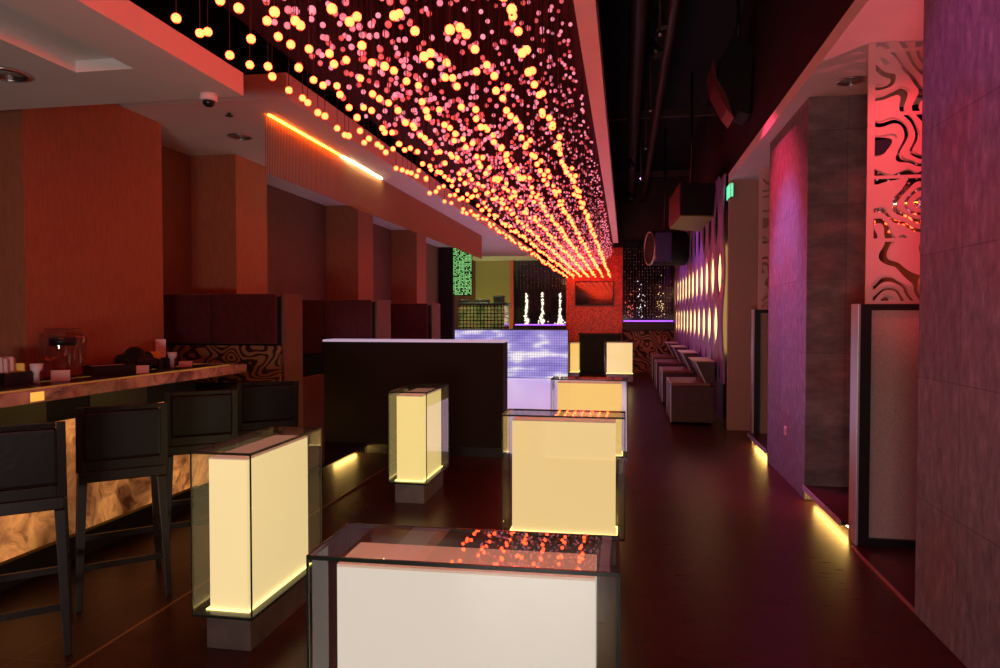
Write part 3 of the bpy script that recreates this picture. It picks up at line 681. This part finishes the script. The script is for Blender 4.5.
packet('sugar_packet', -3.53, 3.548, ZB + 0.009, 0.04, 0.115, -3, M['greenp'], 'green sugar packet in the near black caddy', 'packet', 0.5)
def stirrers(x, y, label):
    t = thing('cup_stack', label, 'cup stack', (x, y, ZB))
    MB().lathe([(0.016, 0), (0.016, 0.07), (0.030, 0.085), (0.033, 0.115), (0.020, 0.12), (0.0, 0.12)], n=14).build('stack', M['cardw'], t)
    MB().lathe([(0.033, 0.112), (0.036, 0.116), (0.033, 0.120), (0.020, 0.122)], n=14).build('rim', M['cardw'], t)
    return t
stirrers(-3.39, 3.55, 'white T-shaped stack on the counter beside the near caddy')
stirrers(-3.42, 4.84, 'white T-shaped stack on the counter beside the far caddy')
def card(x, y, wdt, h, rz, label, m='cardw'):
    t = thing('table_card', label, 'card', (x, y, ZB), rz)
    MB().prism([(-0.035, 0), (-0.030, 0), (0.0, h - 0.006), (0.030, 0), (0.035, 0), (0.002, h), (-0.002, h)], 'x', -wdt/2, wdt/2).build('folded_card', M[m], t)
card(-3.42, 3.76, 0.10, 0.065, R(40), 'small cream tent card between the near caddy and the glass jar', 'paperp')
card(-3.32, 4.36, 0.095, 0.055, R(40), 'small cream tent card in front of the black bag on the bar', 'paperp')
card(-3.45, 5.05, 0.10, 0.04, R(30), 'low cream tent card at the far end of the bar', 'paperp')
packet('menu_card', -3.655, 5.03, ZB, 0.075, 0.215, -4, M['cardw'], 'tall white card standing behind the far caddy on the bar', 'card', R(35), 0.004)
# long dark napkin tray
t = thing('napkin_tray', 'long low black tray with white napkins in front of the glass jar', 'tray', (-3.47, 4.23, ZB), R(62))
MB().box(-0.14, 0.14, -0.09, 0.09, 0, 0.008).box(-0.14, 0.14, -0.09, -0.082, 0.008, 0.068).box(-0.14, 0.14, 0.082, 0.09, 0.008, 0.068).box(-0.14, -0.132, -0.082, 0.082, 0.008, 0.068).box(0.132, 0.14, -0.082, 0.082, 0.008, 0.068).build('tray', M['black'], t)
nv = MB().box(-0.11, 0.11, -0.07, 0.07, 0, 0.055, 0.004).build('napkin_pile', M['paperp']); nv.location = (-3.47, 4.23, ZB + 0.0085); nv.rotation_euler = (0, 0, R(62)); tag(nv, 'flat pile of pale napkins lying in the long black tray', 'napkins')
# glass jar
t = thing('glass_jar', 'large clear glass jar with dark band standing on the bar', 'jar', (-3.555, 3.93, ZB))
MB().lathe([(0.095, 0.0), (0.115, 0.012), (0.12, 0.03), (0.13, 0.16), (0.14, 0.25), (0.132, 0.29), (0.10, 0.312), (0.094, 0.305), (0.124, 0.285), (0.131, 0.25), (0.121, 0.16), (0.110, 0.03), (0.0, 0.02)], n=28).build('glass_body', glass_mat('jar_glass', (0.9, 0.9, 0.92)), t)
MB().lathe([(0.06, 0.21), (0.078, 0.212), (0.078, 0.262), (0.06, 0.265), (0.06, 0.21)], n=24).build('dark_strainer', M['black'], t)
MB().lathe([(0.098, 0.310), (0.106, 0.314), (0.098, 0.322), (0.090, 0.316), (0.098, 0.310)], n=28).build('rim', glass_mat('jar_rim', (0.8, 0.8, 0.85)), t)
# dark bag
t = thing('black_bag', 'rounded black bag slumped on the bar between the jar and far caddy', 'bag', (-3.53, 4.575, ZB), R(78))
bm = bmesh.new(); bmesh.ops.create_uvsphere(bm, u_segments=24, v_segments=14, radius=1)
for vv in bm.verts:
    x, y, z = vv.co; vv.co = (0.145 * x * (1 + 0.1 * math.sin(4 * y)), 0.11 * y, max(0, 0.055 + 0.105 * z + 0.018 * math.sin(7 * x + 2) * (z > 0)))
for f in bm.faces: f.smooth = True
s = MB(); s.merge(bm); s.build('bag_body', M['leather'], t)
MB().box(-0.09, 0.09, -0.118, -0.095, 0.03, 0.09, 0.01).build('front_pocket', M['leather'], t)
s = MB(); pts = [(-0.08, 0, 0.125), (-0.05, 0, 0.150), (0.0, 0, 0.158), (0.05, 0, 0.150), (0.08, 0, 0.125)]
for p, q in zip(pts, pts[1:]): s.cyl(p, q, 0.008, n=8)
s.build('handle', M['leather'], t)
caddy(-3.53, 4.83, 'black bar caddy with yellow packets at the far end of the counter', 0)
for k in range(4):
    packet('sugar_packet', -3.555 + 0.014 * k, 4.77 + 0.012 * k, ZB + 0.009, 0.035, 0.12, 4 - 2 * k, M['yellowp'], 'yellow sugar packet upright in the far black caddy', 'packet', R(35 + 8 * k), 0.006, 'yellow packets in the far caddy')

# ------------------------------------------------------------------ booths
def booth(y0, y1, label, first):
    t = thing('booth_back', label, 'booth', (-2.9, y0, 0))
    D = y1 - y0; L = 1.28
    MB().box(-L, -0.02, 0.0, D, 0.10, 1.72, 0.01).build('core', M['darkwood'], t)
    MB().box(-0.02, 0.0, -0.01, D + 0.01, 0.10, 1.75, 0.003).build('end_panel', M['wallplain'], t)
    zlo = 1.31 if first else 1.10
    for k in range(2):
        MB().box(-L + 0.02 + k * 0.60, -L + 0.61 + k * 0.61, -0.06, -0.002, zlo, 1.745, 0.02).build('velvet_panel', M['velvet'], t)
    if not first: MB().box(-L + 0.02, -0.022, -0.055, -0.002, 0.105, 1.09, 0.006).build('lower_panel', M['matte'], t)  # black panel added; the dark below the velvet is put into its colour
    if first:
        MB().box(-L + 0.02, -0.022, -0.055, -0.002, 0.97, 1.295, 0.003).build('zebra_panel', M['zebra'], t)
        MB().box(-L + 0.02, -0.022, -0.055, -0.002, 0.10, 0.96, 0.006).build('lower_panel', M['black'], t)
    MB().box(-0.80, -0.08, D + 0.002, D + 0.10, 0.5, 1.70, 0.02).build('velvet_panel', M['velvet'], t)
    MB().box(-0.80, -0.08, D + 0.102, D + 0.55, 0.102, 0.50, 0.03).build('bench', M['velvet'], t)
    MB().box(-0.075, -0.02, D + 0.012, D + 0.52, 0.102, 0.98, 0.012).build('bench_side', M['velvet'], t)
    return t
booth(5.64, 5.97, 'dark red velvet booth back with zebra panel, beyond the bar end', True)
booth(7.95, 8.42, 'dark red velvet booth back behind the black partition', False)
booth(10.36, 10.82, 'dark red velvet booth back furthest from the viewer', False)
pl = struct('booth_platform', MB().box(-4.2, -2.9, 5.6, 12.0, 0.07, 0.10).box(-4.2, -3.05, 5.6, 12.0, 0, 0.07), M['darkwood'], 'low dark platform under the velvet booths', 'platform')
MB().box(-3.03, -3.0, 6.95, 7.52, 0.03, 0.065).build('led_strip', M['kick'], pl)
b2 = tag(MB().box(-3.53, -3.50, 6.75, 7.25, 0.101, 0.112).build('led_strip', M['kick']), 'short yellow light strip on the booth platform', 'light strip')

# ------------------------------------------------------------------ chain curtain with cove light
s = MB(); y = 5.06
while y < 13.4:
    s.box(-2.753, -2.747, y, y + 0.0075, 2.66 + random.uniform(0, 0.012), 3.115)
    y += 0.026
tag(s.build('chain_curtain', M['chain']), 'long copper chain fringe hanging from the ceiling before the booths', 'chain curtain', None, 'stuff')
tag(MB().box(-2.738, -2.726, 5.08, 6.50, 3.110, 3.118).build('cove_light', M['cove_o']), 'orange light strip at the near end of the chain fringe', 'light strip')
tag(MB().box(-2.738, -2.726, 6.52, 7.65, 3.110, 3.118).build('cove_light', M['cove_y']), 'yellow-white light strip along the chain fringe, beyond the orange one', 'light strip')

# ------------------------------------------------------------------ ceiling fittings
def downlight(x, y, z, label):
    t = thing('downlight', label, 'ceiling light', (x, y, z))
    MB().lathe([(0.085, 0), (0.105, 0), (0.105, -0.010), (0.088, -0.014), (0.085, -0.010), (0.085, 0)], n=24).build('trim_ring', M['steel'], t)
    MB().lathe([(0.0, -0.001), (0.085, -0.001), (0.085, -0.006), (0.0, -0.004)], n=24).build('lens', mat('frosted_lens', (0.3, 0.28, 0.28), 0.2), t)
downlight(-2.94, 2.93, 2.72, 'round downlight in the white canopy beside the trough')
downlight(-3.31, 5.65, 3.12, 'round downlight in the ceiling beyond the canopy')
downlight(1.72, 5.88, 3.38, 'round downlight in the white ceiling above the slate column')
downlight(1.75, 4.1, 3.38, 'added out-of-view downlight in the white ceiling in front of the red screen')  # invented fitting, carries the added red spot
t = thing('dome_camera', 'small dome camera at the far edge of the white canopy', 'camera', (-2.17, 3.40, 2.72))
MB().lathe([(0.0, 0), (0.045, 0), (0.045, -0.028), (0.034, -0.034), (0.0, -0.034)], n=20).build('housing', M['cardw'], t)
MB().lathe([(0.032, -0.034), (0.030, -0.050), (0.018, -0.062), (0.0, -0.066)], n=20).build('dome', M['lensglass'], t)
t = thing('sprinkler', 'tiny sprinkler in the ceiling near the chain fringe', 'sprinkler', (-3.02, 5.0, 3.12))
MB().cyl((0, 0, 0), (0, 0, -0.02), 0.012).build('stem', M['black'], t)
MB().cyl((0, 0, -0.02), (0, 0, -0.024), 0.03).build('deflector', M['black'], t)
red = spot('red_screen_spot', (1.75, 4.1, 3.34), (1.85, 5.05, 2.55), (1.0, 0.05, 0.07), 75, 62)  # added spot outside the view, reddens the screen
red2 = spot('red_screen_spot', (1.72, 5.88, 3.33), (1.9, 5.2, 2.0), (1.0, 0.04, 0.02), 25, 120)

spot('added_pink_uplight', (2.05, 4.45, 0.09), (1.85, 4.5, 3.3), (1.0, 0.10, 0.15), 150, 58)  # added hidden lamp that tints the screen and ceiling pink
t = thing('added_uplight', 'added small floor uplight hidden behind the foreground slate column', 'uplight', (2.05, 4.45, 0.0))
MB().lathe([(0.07, 0.0), (0.08, 0.0), (0.08, 0.03), (0.07, 0.03), (0.07, 0.0)], n=20).build('ring', M['steel'], t)
MB().lathe([(0.0, 0.004), (0.069, 0.004), (0.069, 0.02), (0.0, 0.022)], n=20).build('lens', mat('uplight_lens', (0.5, 0.4, 0.4), 0.2), t)

# pipes, truss, spots in the open ceiling
def pipe(x, z, r, label, y0=-3.5, y1=19.6):
    tag(MB().cyl((x, y0, z), (x, y1, z), r, n=14).build('ceiling_pipe', M['pipe']), label, 'pipe')
pipe(0.12, 4.75, 0.10, 'thicker dark pipe running along the open ceiling beside the white beam')
pipe(0.47, 4.72, 0.065, 'thinner dark pipe running along the open black ceiling')
for y in (6.0, 12.0, 17.0):
    tag(MB().box(-0.3, 1.46, y, y + 0.08, 4.86, 4.98).build('ceiling_beam', M['pipe']), {6.0: 'dark cross beam nearest the viewer in the open ceiling', 12.0: 'dark cross beam midway along the open ceiling', 17.0: 'furthest dark cross beam in the open ceiling'}[y], 'beam')
for i, (l, tg, c_, p, a) in enumerate(SPOTS):
    d = (Vector(tg) - Vector(l)).normalized()
    lab = ['small dark stage spotlight aimed at the middle slate column', 'small dark stage spotlight aimed at the foreground slate column', 'small dark stage spotlight aimed at the near slats', 'small dark stage spotlight aimed at the far slats', 'small dark stage spotlight nearest the exit sign'][i]
    t = thing('stage_spotlight', lab, 'spotlight', l)
    MB().cyl(tuple(-d * 0.22), tuple(-d * 0.03), 0.045, 0.06).build('housing', M['black'], t)
    MB().cyl(tuple(-d * 0.12), (0, 0, 0.42), 0.008).build('hanger', M['black'], t)
for i, (x, y) in enumerate(((0.30, 6.6), (0.30, 9.0), (0.30, 11.0), (0.28, 13.5))):
    t = thing('sprinkler', 'small glinting sprinkler head in the open black ceiling, ' + ('nearest the viewer', 'second from the viewer', 'third from the viewer', 'furthest away')[i], 'sprinkler', (x, y, 5.5))
    MB().cyl((0, 0, -1.35), (0, 0, 0), 0.010, n=8).build('drop_pipe', M['pipe'], t)
    MB().lathe([(0.0, 0.0), (0.02, 0.005), (0.028, 0.02), (0.015, 0.05), (0.0, 0.05)], (0, 0, -1.40), n=12).build('head', M['steel'], t)

# loudspeakers hung along the upper right wall
t = thing('loudspeaker', 'large black loudspeaker with red side and olive underside hung over the slats', 'loudspeaker', (1.05, 11.8, 3.05))
# footprint corners, yawed: near-left, near-right, far-right, far-left
A, B_, C_, D_ = (-0.24, -0.97), (0.27, -0.80), (0.24, 1.10), (-0.30, 0.60)
def slab(p0, p1, off, th, z0, z1):
    d = Vector((p1[0] - p0[0], p1[1] - p0[1])).normalized(); n = Vector((d.y, -d.x))
    q = [Vector(p0) + n * off, Vector(p1) + n * off, Vector(p1) + n * (off - th), Vector(p0) + n * (off - th)]
    return MB().hexa([(v.x, v.y, z0) for v in q] + [(v.x, v.y, z1) for v in q])
MB().hexa([(*A, 0.02), (*B_, 0.02), (*C_, 0.02), (*D_, 0.02), (*A, 0.50), (*B_, 0.50), (*C_, 0.50), (*D_, 0.50)], 0.01).build('cabinet', M['matte'], t)
slab(A, B_, 0.012, 0.010, 0.03, 0.49).build('front_grille', M['grill'], t)
slab(D_, A, 0.014, 0.012, 0.02, 0.50).build('side_panel', M['redside'], t)
MB().hexa([(*A, 0.0), (*B_, 0.0), (*C_, 0.0), (*D_, 0.0), (*A, 0.018), (*B_, 0.018), (*C_, 0.018), (*D_, 0.018)]).build('underside_panel', M['oliveside'], t)
MB().cyl((0.0, 0.0, 0.50), (0.0, 0.0, 2.45), 0.02).build('hanger', M['black'], t)
t = thing('drum_loudspeaker', 'round purple-faced loudspeaker hung beyond the big black one', 'loudspeaker', (0.82, 15.0, 2.62))
MB().cyl((-0.30, 0.10, 0.36), (0.40, 0.3, 0.36), 0.36, n=28).build('drum', M['matte'], t)
MB().lathe([(0.335, 0), (0.362, 0.0), (0.362, 0.03), (0.335, 0.03), (0.335, 0)], n=28).build('rim', M['steel'], t)
rim = t.children[-1]; rim.location = (-0.33, 0.09, 0.36); rim.rotation_euler = (0, R(90), R(16))
MB().box(-0.22, 0.12, -0.31, -0.25, 0.05, 0.66, 0.03).build('purple_face', M['purpleface'], t)
MB().cyl((0, 0.2, 0.70), (0, 0.2, 2.88), 0.02).build('hanger', M['black'], t)
t = thing('loudspeaker', 'curved black loudspeaker with red edge high on the maroon wall', 'loudspeaker', (1.12, 8.6, 3.85))
MB().prism([(0.05, 0.15), (0.30, 0.05), (0.33, 0.85), (0.12, 0.95), (-0.02, 0.75), (-0.06, 0.45)], 'y', 0, 0.5).build('cabinet', M['grill'], t)
MB().prism([(0.04, 0.12), (0.12, 0.02), (0.03, 0.30), (-0.08, 0.50), (-0.11, 0.72), (-0.14, 0.62), (-0.10, 0.40)], 'y', -0.02, 0.48).build('red_edge', M['redside'], t)
MB().cyl((0.2, 0.25, 0.9), (0.2, 0.25, 1.65), 0.02).build('hanger', M['black'], t)

# ------------------------------------------------------------------ the field of hanging globes
ZT = 3.418
Cp = Vector((0, 0, 1.55)); yaw = R(10.125)
def in_view(p):
    d = Vector(p) - Cp
    k = -d.x * math.sin(yaw) + d.y * math.cos(yaw)
    if k < 0.3: return None
    u = 500 + 700 * (d.x * math.cos(yaw) + d.y * math.sin(yaw)) / k; vv = 316 - 700 * d.z / k
    return k if -5 < u < 1005 and -5 < vv else None
lit, dim = [], []
NR = 7
for r in range(NR):
    x0 = -1.56 + r * (1.15 / (NR - 1)); y = -3.4 + random.random() * 0.1
    while y < 19.2:
        lit.append((x0 + random.gauss(0, 0.012), y, 2.62 + random.gauss(0, 0.030 if y < 7 else 0.016), random.uniform(0.0155, 0.0180)))
        y += random.uniform(0.085, 0.135)
for i in range(24):
    x0 = -1.55 + i * (1.20 / 23)
    y = -3.4 + random.random() * 0.1
    dens = 0.4 + 0.6 * min(1, max(0, (x0 + 1.55) / 0.35))
    while y < 19.2:
        if random.random() < dens:
            u = (x0 + 1.55) / 1.20
            zc = 2.80 + 0.42 * max(0, (u - 0.55) / 0.45) ** 1.2
            sp_ = 0.10 * (1 - 0.6 * u)
            dim.append((x0 + random.gauss(0, 0.018), y, min(3.30, zc + random.uniform(-0.6, 1.4) * sp_), random.uniform(0.0125, 0.0175) * (1 - 0.25 * u)))
        y += 0.095 + random.uniform(-0.012, 0.012)

def globe_mesh(r, n, v_):
    s = MB().sphere((0, 0, 0), r, n, v_); return s
def make_pendant(name, m, r, cat, label, group):
    t = thing(name, label, cat, (0, 0, 0), 0, group)
    MB().sphere((0, 0, 0), r, 14, 10).build('globe', m, t)
    MB().cyl((0, 0, r * 0.95), (0, 0, 1.0), 0.0018, n=4).build('cord', M['cord'], t)
    MB().lathe([(0.0, -r * 1.32), (r * 0.22, -r * 1.25), (r * 0.24, -r * 0.95), (0.0, -r * 0.93)], n=8).build('socket', M['socket'], t)
    return t
def field(items, m, name, cat, label, group, restname, restlabel):
    key = []
    for it in items:
        k = in_view(it[:3]); key.append((it[3] / k if k else 0, it))
    key.sort(key=lambda a: -a[0])
    first = None
    for sc_, (x, y, z, r) in key[:300]:
        if first is None: o = first = make_pendant(name, m, 0.02, cat, label, group)
        else: o = copy_tree(first)
        o.location = (x, y, z); s = r / 0.02
        for ch in o.children:
            if ch.name.startswith('cord'): ch.scale = (1, 1, ZT - z)
            else: ch.scale = (s, s, s)
    s = MB()
    me_all = bmesh.new()
    base = bmesh.new(); bmesh.ops.create_uvsphere(base, u_segments=8, v_segments=6, radius=1.0)
    bv = [v_.co.copy() for v_ in base.verts]; bf = [[v_.index for v_ in f.verts] for f in base.faces]; base.free()
    V, Fc, mi = [], [], []
    for sc_, (x, y, z, r) in key[300:]:
        o0 = len(V); V += [(x + c_.x * r, y + c_.y * r, z + c_.z * r) for c_ in bv]
        Fc += [[i + o0 for i in f] for f in bf]; mi += [0] * len(bf)
        if y < 12:
            o0 = len(V); e = 0.0014
            V += [(x + a, y + b_, zz_) for zz_ in (z + r, ZT) for a, b_ in ((-e, -e), (e, -e), (e, e), (-e, e))]
            Fc += [[o0 + i, o0 + (i+1) % 4, o0 + 4 + (i+1) % 4, o0 + 4 + i] for i in range(4)]; mi += [1] * 4
    me = bpy.data.meshes.new(restname); me.from_pydata(V, [], Fc); me.update()
    me.materials.append(m); me.materials.append(M['cord'])
    me.polygons.foreach_set('material_index', mi); me.polygons.foreach_set('use_smooth', [True] * len(mi))
    o = bpy.data.objects.new(restname, me); C.objects.link(o)
    tag(o, restlabel, cat, None, 'stuff')
field(lit, M['bulb'], 'globe_pendant', 'pendant light', 'glowing amber globe on a thin cord in the field of bulbs over the aisle', 'glowing amber globes', 'globe_field', 'remaining glowing amber globes receding to the far end of the room')
field(dim, M['pink'], 'pink_globe_pendant', 'pendant globe', 'pink globe with painted glow on a thin cord hanging among the amber bulbs', 'dim pink globes', 'pink_globe_field', 'remaining small pink globes with painted glow packed between the rows of amber bulbs')
